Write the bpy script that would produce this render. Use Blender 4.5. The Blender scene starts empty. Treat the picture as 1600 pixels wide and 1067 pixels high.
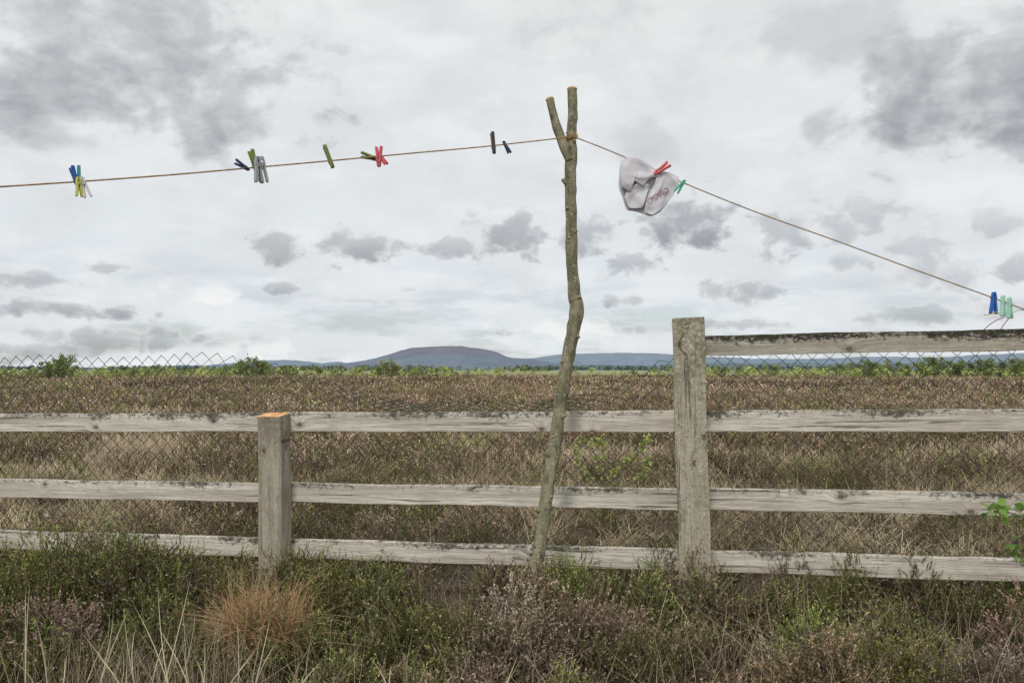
import bpy, bmesh, math, random
import numpy as np
from mathutils import Vector, Matrix, noise as mnoise
rng=np.random.default_rng(7); random.seed(7)
sc=bpy.context.scene
F=1244.4; HZ=578.0; H=1.1
def P(px,py,Y): return Vector(((px-800)/F*Y, Y, H+(HZ-py)/F*Y))
def link(o): sc.collection.objects.link(o); return o
def tag(o,label=None,cat=None,kind=None,group=None):
    if label:o["label"]=label
    if cat:o["category"]=cat
    if kind:o["kind"]=kind
    if group:o["group"]=group
    return o
def empty(name,loc=(0,0,0)):
    e=bpy.data.objects.new(name,None); e.empty_display_size=.05; e.location=loc; return link(e)
def curve_obj(name,cu):
    t_=bpy.data.objects.new('tmp',cu); link(t_); bpy.context.view_layer.update()
    me=bpy.data.meshes.new_from_object(t_.evaluated_get(bpy.context.evaluated_depsgraph_get())); me.name=name
    bpy.data.objects.remove(t_); return link(bpy.data.objects.new(name,me))
# ---------------- materials helpers
class NT:
    def __init__(s,nt): s.nt=nt; nt.nodes.clear()
    def n(s,t,**k):
        nd=s.nt.nodes.new(t)
        for a,b in k.items(): setattr(nd,a,b)
        return nd
    def l(s,a,b): s.nt.links.new(a,b)
    def put(s,sock,v):
        if isinstance(v,bpy.types.NodeSocket): s.l(v,sock)
        else: sock.default_value=v
    def m(s,op,a,b=0.0,c=0.0,clamp=False):
        nd=s.n('ShaderNodeMath',operation=op,use_clamp=clamp)
        for i,v in enumerate((a,b,c)): s.put(nd.inputs[i],v)
        return nd.outputs[0]
    def vm(s,op,a,b=(0,0,0),c=(0,0,0)):
        nd=s.n('ShaderNodeVectorMath',operation=op)
        s.put(nd.inputs[0],a); s.put(nd.inputs[1],b)
        if op=='MULTIPLY_ADD': s.put(nd.inputs[2],c)
        return nd.outputs['Value'] if op in('LENGTH','DOT_PRODUCT','DISTANCE') else nd.outputs[0]
    def noise(s,vec,scale,detail=5,rough=.55,dist=0):
        nd=s.n('ShaderNodeTexNoise'); s.l(vec,nd.inputs['Vector'])
        nd.inputs['Scale'].default_value=scale; nd.inputs['Detail'].default_value=detail
        nd.inputs['Roughness'].default_value=rough; nd.inputs['Distortion'].default_value=dist
        return nd.outputs['Fac']
    def mr(s,v,a,b,c=0.,d=1.,smooth=True):
        nd=s.n('ShaderNodeMapRange'); nd.interpolation_type='SMOOTHSTEP' if smooth else 'LINEAR'
        s.put(nd.inputs[0],v)
        for i,x in enumerate((a,b,c,d)): s.put(nd.inputs[i+1],x)
        return nd.outputs[0]
    def mix(s,f,a,b,mode='MIX'):
        nd=s.n('ShaderNodeMix',data_type='RGBA',blend_type=mode)
        s.put(nd.inputs[0],f)
        for i,v in ((6,a),(7,b)):
            if isinstance(v,tuple): v=tuple(v)+(1,)
            s.put(nd.inputs[i],v)
        return nd.outputs[2]
def mat(name,fn,rough=.8,spec=.3):
    m=bpy.data.materials.new(name); m.use_nodes=True
    t=NT(m.node_tree); out=t.n('ShaderNodeOutputMaterial'); b=t.n('ShaderNodeBsdfPrincipled')
    b.inputs['Roughness'].default_value=rough; b.inputs['Specular IOR Level'].default_value=spec
    t.l(b.outputs[0],out.inputs[0])
    r=fn(t,b)
    if r is not None: t.put(b.inputs['Base Color'],r if not isinstance(r,tuple) else r+(1,))
    return m
def bump(t,b,h,st,dist):
    n=t.n('ShaderNodeBump'); n.inputs['Strength'].default_value=st; n.inputs['Distance'].default_value=dist
    t.l(h,n.inputs['Height']); t.l(n.outputs[0],b.inputs['Normal'])
def objvec(t):
    tc=t.n('ShaderNodeTexCoord').outputs['Object']
    r=t.n('ShaderNodeObjectInfo').outputs['Random']
    c=t.n('ShaderNodeCombineXYZ'); t.l(t.m('MULTIPLY',r,37.),c.inputs[0]); t.l(t.m('MULTIPLY',r,91.),c.inputs[2])
    return t.vm('ADD',tc,c.outputs[0]),tc
def wood(name,axis,light,dark,stain,stainamt,halfz,lichen=0.,thr=.66,kn=.45):
    def fn(t,b):
        v,tc=objvec(t)
        def sc_(a,bb): return (a,bb,bb) if axis=='x' else (bb,bb,a)
        s3=t.n('ShaderNodeSeparateXYZ'); t.l(v,s3.inputs[0]); c2=t.n('ShaderNodeCombineXYZ'); t.l(s3.outputs[0],c2.inputs[0]); t.l(s3.outputs[2],c2.inputs[1])
        vo=t.n('ShaderNodeTexVoronoi',voronoi_dimensions='2D'); t.l(t.vm('MULTIPLY',c2.outputs[0],(4.2,6.,1) if axis=='x' else (6.,4.2,1)),vo.inputs['Vector']); vo.inputs['Scale'].default_value=1
        sv=t.n('ShaderNodeSeparateColor'); t.l(vo.outputs['Color'],sv.inputs[0])
        kd=t.m('ADD',vo.outputs['Distance'],t.mr(sv.outputs[0],kn,kn-.02,0.,.6,False))
        warp=t.mr(kd,.0,.3,.25,0.)
        cx=t.n('ShaderNodeCombineXYZ'); t.l(warp,cx.inputs[2 if axis=='x' else 0])
        wv=t.vm('ADD',v,t.vm('MULTIPLY',cx.outputs[0],(.12,.12,.12)))
        g1=t.noise(t.vm('MULTIPLY',wv,sc_(1.4,34)),1,7,.72,.3)
        g2=t.noise(t.vm('MULTIPLY',wv,sc_(9,190)),1,5,.7)
        g3=t.noise(t.vm('MULTIPLY',wv,sc_(1.3,60)),1,4,.6,.25)
        blot=t.noise(v,5.5,7,.72)
        c=t.mix(t.mr(g1,.34,.64),dark,light)
        c=t.mix(t.mr(g2,.42,.68,.0,.6),c,tuple(x*.45 for x in light))
        crack=t.mr(g3,.60,.66); c=t.mix(t.m('MULTIPLY',crack,.65),c,(.08,.07,.055))
        c=t.mix(t.mr(blot,.48,.72,0,.45),c,tuple(x*.62 for x in dark))
        knot=t.mr(kd,.05,.08,1.,0.); c=t.mix(t.m('MULTIPLY',knot,.8),c,(.12,.08,.055))
        ring=t.mr(t.m('ABSOLUTE',t.m('SUBTRACT',kd,.10)),.0,.025,.4,0.); c=t.mix(ring,c,(.16,.12,.09))
        sx=t.n('ShaderNodeSeparateXYZ'); t.l(tc,sx.inputs[0]); z=sx.outputs[2]
        big=t.noise(t.vm('MULTIPLY',v,(1,1,.3)),2.6,4,.6)
        st=t.noise(t.vm('MULTIPLY',v,(1,1,1.4)),45,8,.8)
        e=t.mr(z,-halfz*.8,halfz,-.16,.07)
        sm=t.mr(t.m('ADD',t.m('ADD',t.m('MULTIPLY',st,.65),t.m('MULTIPLY',big,.5)),e),thr,thr+.10)
        c=t.mix(t.m('MULTIPLY',sm,stainamt),c,stain)
        if lichen>0:
            ln=t.noise(v,80,5,.65); lm=t.mr(ln,.56,.64,0,lichen); c=t.mix(lm,c,(.64,.62,.54))
            ln=t.noise(v,110,3,.6); lm=t.mr(ln,.60,.66,0,lichen); c=t.mix(lm,c,(.14,.13,.09))
            ln=t.noise(v,14,6,.75); lm=t.mr(ln,.52,.70,0,lichen); c=t.mix(lm,c,(.26,.25,.145))
        else:
            ln=t.noise(v,26,6,.75); lm=t.mr(ln,.62,.70,0,.5); c=t.mix(lm,c,(.27,.26,.18))
        hh=t.m('SUBTRACT',t.m('ADD',g1,t.m('MULTIPLY',g2,.6)),t.m('MULTIPLY',crack,.8))
        bump(t,b,hh,1.,.006)
        return c
    return mat(name,fn,.88,.15)
M_rail=wood('weathered_rail_wood','x',(.84,.79,.69),(.54,.485,.405),(.08,.075,.055),.9,.046,0,.61,.5)
M_board=wood('stained_board_wood','x',(.68,.63,.53),(.40,.365,.30),(.055,.055,.04),1.,.046,.3,.515)
M_postA=wood('grey_post_wood','z',(.56,.50,.40),(.30,.265,.205),(.09,.085,.065),.5,.6,.45,.62,.2)
M_postB=wood('lichen_post_wood','z',(.57,.52,.41),(.41,.37,.275),(.17,.16,.10),.7,.7,.85,.58,.08)
def f_cut(t,b):
    v,tc=objvec(t); n=t.noise(v,40,5,.6); bump(t,b,n,.5,.003)
    return t.mix(t.mr(n,.35,.65),(.62,.28,.09),(.80,.52,.27))
M_cut=mat('fresh_cut_wood',f_cut)
def f_bark(t,b):
    tc=t.n('ShaderNodeTexCoord').outputs['Object']
    a=t.noise(t.vm('MULTIPLY',tc,(1,1,.35)),30,8,.7); l=t.noise(tc,75,5,.7); c1=t.noise(tc,7,4,.6)
    c=t.mix(t.mr(a,.35,.65),(.10,.088,.06),(.33,.30,.205))
    c=t.mix(t.mr(c1,.42,.62,0,.6),c,(.22,.22,.115))
    c=t.mix(t.mr(l,.56,.66,0,.7),c,(.52,.50,.41))
    sp=t.noise(t.vm('MULTIPLY',tc,(1,1,2.2)),60,3,.5); c=t.mix(t.mr(sp,.62,.68,0,.85),c,(.045,.038,.028))
    bump(t,b,t.m('ADD',a,t.m('MULTIPLY',l,.4)),.8,.006)
    return c
M_bark=mat('hazel_bark',f_bark,.8,.25)
M_pale=mat('pale_cut_wood',lambda t,b:t.mix(t.noise(t.n('ShaderNodeTexCoord').outputs['Object'],80,4),(.5,.34,.18),(.75,.6,.4)))
M_veg=bpy.data.materials.new('vegetation'); M_veg.use_nodes=True
_t=NT(M_veg.node_tree); _o=_t.n('ShaderNodeOutputMaterial'); _d=_t.n('ShaderNodeBsdfDiffuse'); _a=_t.n('ShaderNodeAttribute',attribute_name='Col'); _t.l(_t.vm('MULTIPLY',_a.outputs['Color'],(1.38,1.33,1.22)),_d.inputs[0]); _t.l(_d.outputs[0],_o.inputs[0])
def f_leaf(t,b):
    a=t.n('ShaderNodeAttribute',attribute_name='Col')
    tr=t.n('ShaderNodeBsdfTranslucent'); mx=t.n('ShaderNodeMixShader'); mx.inputs[0].default_value=.35
    t.l(a.outputs['Color'],tr.inputs[0]); t.l(b.outputs[0],mx.inputs[1]); t.l(tr.outputs[0],mx.inputs[2])
    out=[n for n in t.nt.nodes if n.type=='OUTPUT_MATERIAL'][0]; t.l(mx.outputs[0],out.inputs[0])
    return a.outputs['Color']
M_leaf=mat('leaf',f_leaf,.5,.3)
def plastic(name,c,rough=.4):
    def fn(t,b):
        tc=t.n('ShaderNodeTexCoord').outputs['Object']; n=t.noise(tc,120,3)
        return t.mix(n,tuple(x*.8 for x in c),tuple(min(1,x*1.15) for x in c))
    return mat(name,fn,rough,.4)
M_wire=plastic('dark_green_coated_wire',(.022,.042,.038),.55)
M_metal=mat('spring_steel',lambda t,b:t.mix(t.noise(t.n('ShaderNodeTexCoord').outputs['Object'],90,3),(.12,.08,.06),(.4,.38,.36)),.4)
# ---------------- mesh helpers
def obj_from(name,V,Fc,mats,smooth=False):
    me=bpy.data.meshes.new(name); me.from_pydata([tuple(v) for v in V],[],Fc); me.validate()
    for m in mats: me.materials.append(m)
    if smooth:
        for p in me.polygons:p.use_smooth=True
    return link(bpy.data.objects.new(name,me))
def catmull(pts,n):
    pts=[np.array(p,float) for p in pts]; pts=[2*pts[0]-pts[1]]+pts+[2*pts[-1]-pts[-2]]
    out=[]
    for i in range(1,len(pts)-2):
        p0,p1,p2,p3=pts[i-1:i+3]
        for k in range(n):
            t=k/n; out.append(.5*((2*p1)+(-p0+p2)*t+(2*p0-5*p1+4*p2-p3)*t*t+(-p0+3*p1-3*p2+p3)*t**3))
    out.append(pts[-2]); return np.array(out)
def tube(name,pts,rad,mats,nseg=14,sub=6,rough=0.0,capmat=0):
    R=np.concatenate([np.array(pts,float),np.array(rad,float)[:,None]],1); C=catmull(R,sub)
    V=[];Fc=[]; n=len(C)
    for i,c in enumerate(C):
        p=Vector(c[:3]); a=Vector(C[max(i-1,0)][:3]); b=Vector(C[min(i+1,n-1)][:3]); d=(b-a).normalized()
        u=d.cross(Vector((0,1,.01))).normalized(); w=d.cross(u).normalized()
        for k in range(nseg):
            an=2*math.pi*k/nseg; dr=u*math.cos(an)+w*math.sin(an)
            r=c[3]*(1+rough*mnoise.noise((p+dr*c[3])*22))
            V.append(p+dr*r)
    for i in range(n-1):
        for k in range(nseg):
            a=i*nseg+k;b=i*nseg+(k+1)%nseg; Fc.append((a,b,b+nseg,a+nseg))
    Fc.append(tuple(range(nseg-1,-1,-1))); Fc.append(tuple((n-1)*nseg+k for k in range(nseg)))
    o=obj_from(name,V,Fc,mats,True)
    for p in o.data.polygons[-2:]:
        p.use_smooth=False; p.material_index=capmat
    return o
def plank(name,L,W,T,mats,nx=24,nz=3,wob=.003,seed=0,topmat=None):
    bm=bmesh.new(); bmesh.ops.create_cube(bm,size=1)
    bmesh.ops.scale(bm,vec=(L,T,W),verts=bm.verts)
    ax=0 if L>W else 2
    es=[e for e in bm.edges if abs((e.verts[0].co-e.verts[1].co)[ax])>1e-4]
    bmesh.ops.subdivide_edges(bm,edges=es,cuts=nx,use_grid_fill=True)
    es=[e for e in bm.edges if e.is_boundary is False and e.calc_face_angle(0)>1]
    bmesh.ops.bevel(bm,geom=es,offset=.004,segments=2,affect='EDGES',profile=.6)
    for v in bm.verts:
        q=v.co*(2.2 if ax==0 else 3)+Vector((seed*7.3,0,seed))
        q2=v.co*14+Vector((seed*3.3,5,0))
        v.co+=Vector((mnoise.noise(q+Vector((9,0,0)))*(wob if ax==2 else 0),mnoise.noise(q)*wob,mnoise.noise(q+Vector((0,9,0)))*(wob if ax==0 else 0)))
        v.co+=Vector((0,mnoise.noise(q2),mnoise.noise(q2+Vector((3,3,3)))))*wob*.35
    me=bpy.data.meshes.new(name); bm.to_mesh(me); bm.free()
    for m in mats: me.materials.append(m)
    if topmat is not None:
        for p in me.polygons:
            if p.center.z>W/2-.014: p.material_index=topmat
    return link(bpy.data.objects.new(name,me))
# ---------------- fence
SL=-.193
ang=math.atan(SL)
def FY(X): return 3.65+SL*X
def Xof(px,off=0): q=(px-800)/F; return (3.65+off)*q/(1-SL*q)
def railz(X,k): return H+{0:.094,1:-.240,2:-.573,3:-.845}[k]+.0147*X
fence=empty('wooden_fence',(0,3.65,0)); tag(fence,'weathered grey post and rail fence standing in heather','fence')
def child(o,par):
    bpy.context.view_layer.update(); o.parent=par; o.matrix_parent_inverse=par.matrix_world.inverted(); return o
xa=Xof(432)-.0; xb=Xof(1081)
spans=[(xa-2.0,xa-.004),(xa+.004,xb-.004),(xb+.004,xb+1.98)]
def add_rail(x0,x1,k,seed,m,W=.092,dz0=0,dz1=0):
    L=(x1-x0)*math.sqrt(1+SL*SL)
    o=plank('rail',L,W,.034,[m],nx=40,seed=seed,wob=.006)
    xm=(x0+x1)/2; o.location=(xm,FY(xm),railz(xm,k)+(dz0+dz1)/2)
    o.rotation_euler=(0,-math.atan((.0147*(x1-x0)+dz1-dz0)/L),ang)
    return child(o,fence)
s=1
for bi,(x0,x1) in enumerate(spans):
    for k in (1,2,3):
        add_rail(x0,x1,k,s,M_rail,dz0=[.0,.004,-.002][(s)%3],dz1=[.0,-.005,.004][(s+k)%3]); s+=1
tb=add_rail(spans[2][0],spans[2][1],0,31,M_board,W=.088); tb["label"]='dark lichen-stained top rail'
def add_post(px,ytop,ybase,w,d,mats,lean,seed,topmat=None,label=None,pitch=0):
    X=Xof(px,-.07); Y=FY(X)-.017-d/2-.003
    zt=H+(HZ-ytop)/F*(Y); zb=-.1
    o=plank('post',w,zt-zb,d,mats,nx=26,wob=.006,seed=seed,topmat=topmat)
    if pitch:
        for v in o.data.vertices:
            if v.co.z>(zt-zb)/2-.02: v.co.z+=pitch*v.co.y
    o.location=(X,Y,(zt+zb)/2); o.rotation_euler=(0,lean,ang)
    if label:o["label"]=label
    return child(o,fence)
add_post(430,647,885,.118,.10,[M_postA,M_cut],-.012,3,1,'short grey post with a freshly sawn orange top',.12)
add_post(1081,497,903,.132,.11,[M_postB],-.026,8,None,'tall lichen-covered post')
# ---------------- wire mesh
cu=bpy.data.curves.new('wire_mesh_fence','CURVE'); cu.dimensions='3D'; cu.bevel_depth=.0016; cu.bevel_resolution=1
def interp(x,xs,ys): return float(np.interp(x,xs,ys))
cs=.0345; X0=-3.5; ncol=int(6.7/cs); nrow=32
pxs=[-400,300,360,430,500,570,650,860,930,1000,1055,1085,2000]
cvals=[1,1,.94,.80,.62,.42,.28,.26,.40,.66,.8,.95,1.]
for k in range(ncol):
    sp=cu.splines.new('POLY'); pts=[]
    for j in range(nrow+1):
        col=k+((j+k)%2); X=X0+col*cs; v=j*cs
        px=800+F*X/FY(X)
        c=interp(px,pxs,cvals)
        vb=.74; vv=max(v-vb,0)
        jit=Vector((mnoise.noise(Vector((X*3,v*3,1))),mnoise.noise(Vector((X*3,v*3,5))),mnoise.noise(Vector((X*3,v*3,9)))))*.016
        base=H-.995+.0147*X
        z=base+min(v,vb)+vv*c
        yb=.03+vv*(math.sqrt(max(0,1-c*c)))*.85
        xx=X
        if c<.97:
            xx+=-vv*.35*(1-c)*math.copysign(1,px-500)*min(1,abs(px-500)/200)+ mnoise.noise(Vector((X*5,v*5,2)))*.03*min(1,vv*6); z+=mnoise.noise(Vector((X*2.5,v*3,7)))*.05*(1-c)*min(1,vv*6)
        if px>1085 and v>1.08: z=base+1.08
        if px<330: z+= .014*math.sin(X*4)*v-.025*max(0,min(1,(60-px)/80))*v
        yoff=.003*(1 if (j+k)%2 else -1)
        pts.append(Vector((xx,FY(X)+yb+yoff,z))+jit)
    sp.points.add(len(pts)-1)
    for i,p in enumerate(pts): sp.points[i].co=(p.x,p.y,p.z,1)
cu.materials.append(M_wire)
wm=curve_obj('wire_mesh_fence',cu); tag(wm,'sagging dark green chain-link mesh behind wooden rails','wire fence')
# ---------------- pole
def YP(py): return float(np.interp(py,[138,640,925],[3.52,3.43,3.27]))
pole=empty('forked_branch_pole',P(830,925,YP(925))); tag(pole,'crooked forked branch propping up the clothesline','pole')
data=[(894,139,15),(895,175,15),(893,215,15.5),(892,245,19),(891,285,18),(892,330,17.5),(893,380,18),(895,425,18.5),(898,460,20),(901,487,23),(896,515,21),(889,550,20),(882,590,20),(876,630,20),(869,680,20),(862,725,21),(855,770,20),(848,815,21),(842,860,21),(834,905,20),(826,960,20)]
pp=[P(x,y,YP(y)) for x,y,w in data]; rr=[w/2/F*YP(y) for x,y,w in data]
trunk=tube('trunk',pp,rr,[M_bark,M_pale],nseg=18,sub=8,rough=.2,capmat=1); child(trunk,pole)
data=[(859,155,12.5),(863,172,13),(869,195,14),(876,215,15),(885,236,17),(891,252,15)]
bp=[P(x,y,YP(y)-.01) for x,y,w in data]
br=tube('branch',bp,[w/2/F*3.5 for x,y,w in data],[M_bark,M_pale],nseg=16,sub=8,rough=.14,capmat=1); child(br,pole)
d0=(bp[0]-bp[1]).normalized()
for (nm,a,d,r) in [('cut_end',bp[0],d0,.0175),('cut_end',pp[0],Vector((0,0,1)),.021)]:
    o=tube(nm,[a-d*.006,a+d*.001,a+d*.006+Vector((0,-.003,0))],[r*1.05,r*1.07,r*.9],[M_pale],nseg=14,sub=3); child(o,pole)
for (x0,y0,x1,y1,w) in [(888,290,878,280,7),(893,470,908,463,9),(872,655,884,648,8),(848,800,836,795,8),(842,855,832,848,8),(893,365,902,360,6),(862,715,852,706,9),(893,225,899,219,8),(886,570,877,563,6),(853,780,863,774,6),(902,492,908,500,7),(893,330,885,324,6),(896,520,905,528,7)]:
    o=tube('twig_stub',[P(x0,y0,YP(y0)-.005),P((x0+x1)/2,(y0+y1)/2,YP(y0)-.015),P(x1,y1,YP(y1)-.02)],[w/F*1.75*1.3,w/F*1.75,w/F*1.75*.7],[M_bark,M_pale],nseg=8,sub=3,capmat=1); child(o,pole)
# ---------------- clothesline
def YL(px):
    if px<=892: return 1/np.interp((892-px)/772,[0,1,1.5],[1/3.46,1/2.45,1/2.45+.5*(1/2.45-1/3.46)])
    return 1/np.interp(px,[892,1600,2200],[1/3.46,1/3.38,1/3.31])
lp=[(-420,318),(-150,301),(0,292),(130,283.5),(260,274),(375,264),(510,252),(640,240),(760,229),(872,216.5),(893,214),(915,221),(972,244),(1068,286),(1180,331),(1300,374),(1420,418),(1545,463),(1620,491),(1800,560),(2050,655)]
path=catmull([P(x,y,YL(x)-(.034 if 870<x<900 else 0)) for x,y in lp],40)
seg=np.linalg.norm(np.diff(path,axis=0),axis=1); cl=np.concatenate([[0],np.cumsum(seg)])
nn=int(cl[-1]/.0028); ss=np.linspace(0,cl[-1],nn)
cp=np.stack([np.interp(ss,cl,path[:,i]) for i in range(3)],1)
tan=np.gradient(cp,axis=0); tan/=np.linalg.norm(tan,axis=1)[:,None]
u=np.cross(tan,[0,1,0]); u/=np.linalg.norm(u,axis=1)[:,None]; w=np.cross(tan,u)
def f_rope(t,b):
    n=t.noise(t.n('ShaderNodeTexCoord').outputs['Object'],60,4)
    return t.mix(t.mr(n,.3,.7),(.27,.15,.05),(.50,.33,.14))
M_rope=mat('orange_twine',f_rope,.6)
rc=bpy.data.curves.new('clothesline','CURVE'); rc.dimensions='3D'; rc.bevel_depth=.0015; rc.bevel_resolution=1; rc.materials.append(M_rope)
for ph in (0,2*math.pi/3,4*math.pi/3):
    a=ss*2*math.pi/.024+ph; q=cp+.0013*(u*np.cos(a)[:,None]+w*np.sin(a)[:,None])
    sp=rc.splines.new('POLY'); sp.points.add(nn-1)
    sp.points.foreach_set('co',np.concatenate([q,np.ones((nn,1))],1).ravel())
rope=curve_obj('clothesline',rc); tag(rope,'orange twisted twine clothesline stretched over a forked pole','clothesline')
kc=bpy.data.curves.new('knot','CURVE'); kc.dimensions='3D'; kc.bevel_depth=.0026; kc.bevel_resolution=2; kc.materials.append(M_rope)
c0=P(893,215,YP(215)); 
sp=kc.splines.new('POLY'); L=[]
for i in range(90):
    a=i/90*2*math.pi*2.6; L.append(Vector((c0.x+.027*math.cos(a),c0.y+.027*math.sin(a),c0.z+.004*math.sin(a*1.0)+(i/90-.5)*.018+.006*math.cos(a))))
L+= [P(900,208,3.44),P(902,214,3.43),P(898,221,3.43),P(889,210,3.44),P(884,208,3.43)]
sp.points.add(len(L)-1)
for i,p in enumerate(L): sp.points[i].co=(*p,1)
kn=curve_obj('knot',kc); child(kn,rope)
# ---------------- pegs
def arm_mesh(sgn):
    prof=[(.0008,.013),(.0008,.004),(.0026,.001),(.0026,-.003),(.0008,-.006),(.001,-.014),(.0028,-.018),(.0028,-.023),(.0015,-.027),(.0060,-.058),(.0085,-.0625),(.0130,-.0625),(.0142,-.058),(.0115,-.038),(.009,-.02),(.0082,-.004),(.006,.009),(.004,.013)]
    V=[];n=len(prof)
    for y in(-.0058,.0058):
        for x,z in prof: V.append((sgn*x,y,z))
    Fc=[tuple(range(n)) ,tuple(range(2*n-1,n-1,-1))]+[(i,n+i,n+(i+1)%n,(i+1)%n) for i in range(n)]
    me=bpy.data.meshes.new('arm'); me.from_pydata(V,[],Fc)
    bm=bmesh.new(); bm.from_mesh(me); bmesh.ops.recalc_face_normals(bm,faces=bm.faces)
    es=[e for e in bm.edges if abs(e.verts[0].co.y-e.verts[1].co.y)<1e-6]
    bmesh.ops.bevel(bm,geom=es,offset=.0009,segments=2,affect='EDGES'); bm.to_mesh(me); bm.free(); return me
armM={1:arm_mesh(1),-1:arm_mesh(-1)}
def spring_curve():
    c=bpy.data.curves.new('spring','CURVE'); c.dimensions='3D'; c.bevel_depth=.0007; c.bevel_resolution=1
    sp=c.splines.new('POLY'); pts=[(.010,-.006,-.006),(.006,-.0064,-.010)]
    for i in range(60):
        a=i/60*2*math.pi*5; pts.append((.0035*math.cos(a),-.0064+.0128*i/60,-.0205+.0035*math.sin(a)))
    pts+=[(-.006,.0064,-.010),(-.010,.006,-.006)]
    sp.points.add(len(pts)-1)
    for i,p in enumerate(pts): sp.points[i].co=(*p,1)
    c.materials.append(M_metal); o=curve_obj('spring',c); me=o.data; bpy.data.objects.remove(o); return me
SPR=spring_curve()
cols={'blue':(.02,.10,.38),'cyan':(.05,.38,.45),'yellow':(.62,.62,.12),'white':(.66,.66,.62),'navy':(.03,.05,.13),'olive':(.20,.26,.05),'grey':(.36,.37,.38),'brown':(.085,.065,.055),'red':(.62,.05,.05),'pink':(.75,.14,.17),'mint':(.10,.55,.33),'pale mint':(.42,.72,.58),'royal blue':(.02,.14,.5),'lime':(.17,.22,.055)}
PM={k:plastic(k.replace(' ','_')+'_plastic',v) for k,v in cols.items()}
def peg(col,jx,jy,hx,hy,yaw=0,dy=0,col2=None,where='clipped to the orange clothesline'):
    Y=YL(jx)+dy; a=P(jx,jy,Y); b=P(hx,hy,Y); d=(b-a); s=max(.75,min(1.5,d.length/.066))
    e=empty('clothes_peg',a+d.normalized()*.008)
    z=-d.normalized(); y=Vector((0,1,0)); x=y.cross(z).normalized(); y=z.cross(x)
    R=Matrix((x,y,z)).transposed()@Matrix.Rotation(math.radians(yaw),3,'Z')
    e.matrix_world=Matrix.Translation(a+d.normalized()*.006)@R.to_4x4()@Matrix.Scale(s,4)
    tag(e,f'{col} plastic clothes peg {where}','clothes peg',group='clothes pegs on the line')
    for sg in (1,-1):
        me=armM[sg].copy(); me.materials.clear(); me.materials.append(PM[col2 if (col2 and sg<0) else col])
        o=link(bpy.data.objects.new('arm',me)); o.parent=e
    o=link(bpy.data.objects.new('spring',SPR)); o.parent=e
    return e
peg('blue',121,289,112,262,40,-.005); peg('cyan',124,289,123,261,60,.006)
peg('yellow',122,279,124,306,55,-.012); peg('white',129,279,137,307,15,-.006)
peg('navy',388,265,369,253,35,-.004); peg('olive',400,265,392,236,40,.0); peg('grey',402,249,405,285,55,-.012); peg('grey',409,249,412,284,25,.004)
peg('lime',519,259,507,229,75)
peg('lime',590,249,565,242,45); peg('pink',592,258,592,230,25,-.012); peg('pink',590,238,603,256,60,-.0)
peg('brown',772,237,769,208,80); peg('navy',787,222,794,235,40)
peg('royal blue',1553,460,1552,490,10); peg('pale mint',1567,465,1567,494,40); peg('pale mint',1577,468,1578,497,35)
peg('red',1024,271,1045,256,25,-.02,where='holding white underpants on the line'); peg('mint',1069,283,1057,300,15,-.02,where='holding white underpants on the line')
for nm,c,ptsl in [('yellow',(.6,.5,.05),[(1538,492),(1548,491),(1556,488),(1562,490)]),('red',(.3,.03,.05),[(1536,516),(1548,506),(1558,500),(1568,496)]),('red',(.3,.03,.05),[(1564,514),(1570,505),(1576,498)]),('pale green',(.4,.6,.45),[(1576,490),(1586,487),(1594,484),(1604,486)])]:
    k=bpy.data.curves.new('frayed_string','CURVE'); k.dimensions='3D'; k.bevel_depth=.0018; sp=k.splines.new('POLY')
    C=catmull([P(x,y,YL(x)-.01) for x,y in ptsl],5); sp.points.add(len(C)-1)
    for i,p in enumerate(C): sp.points[i].co=(*p,1)
    k.materials.append(plastic(nm.replace(' ','_')+'_string',c)); o=curve_obj('frayed_string',k); tag(o,f'short frayed {nm} string caught beside clothes pegs','string')
# ---------------- cloth
YC=3.44
def clothY(x,z,base):
    hx,_,hz=P(1040,266,YC); dx=x-hx; dz=z-hz; a=math.atan2(dz,dx)%(2*math.pi); r=math.hypot(dx,dz)
    tri=lambda q: abs((q/math.pi)%2-1)*2-1
    wob=mnoise.noise(Vector((x*9,4,z*9)))*1.3
    f=.009*tri(a*6.5+wob*2)*min(1,r*8)+.004*tri(a*13+2+wob*4+r*26)*min(1,r*7)
    f+=.004*mnoise.noise(Vector((x*30,3,z*30)))+.003*tri(x*60+z*45+wob*3)-.05*r
    return YC+f+base
def f_cloth(t,b):
    tc=t.n('ShaderNodeTexCoord').outputs['Object']; n=t.noise(tc,14,4); w=t.noise(tc,600,2); bump(t,b,w,.3,.0006)
    return t.mix(n,(.56,.55,.60),(.72,.71,.75))
M_cloth=mat('white_cotton',f_cloth,.9,.1)
def patch(name,outl,base,parent,rings=22,bulge=0,m=M_cloth,sub=4):
    O=[np.array((x,y,0.)) for x,y in outl]; C=[]
    for a,b in zip(O,O[1:]+O[:1]):
        for k in range(sub): C.append(a+(b-a)*k/sub)
    C=np.array(C); C=.6*C+.2*np.roll(C,1,0)+.2*np.roll(C,-1,0); n=len(C); c=C.mean(0); V=[];Fc=[]
    for r in range(rings+1):
        t=r/rings
        for q in C:
            p=c+(q-c)*t; wx=P(p[0],p[1],YC); V.append((wx.x,clothY(wx.x,wx.z,base)-bulge*(1-t**4),wx.z))
    for r in range(rings):
        for k in range(n):
            a=r*n+k;b=r*n+(k+1)%n; Fc.append((a,b,b+n,a+n))
    o=obj_from(name,V,Fc,[m],False); sm=o.modifiers.new('s','SOLIDIFY'); sm.thickness=.0018
    for p in o.data.polygons: p.use_smooth=True
    if parent:child(o,parent)
    return o
und=empty('underpants',P(1000,290,YC)); tag(und,'crumpled white underpants with printed waistband hanging from line','clothing')
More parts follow.
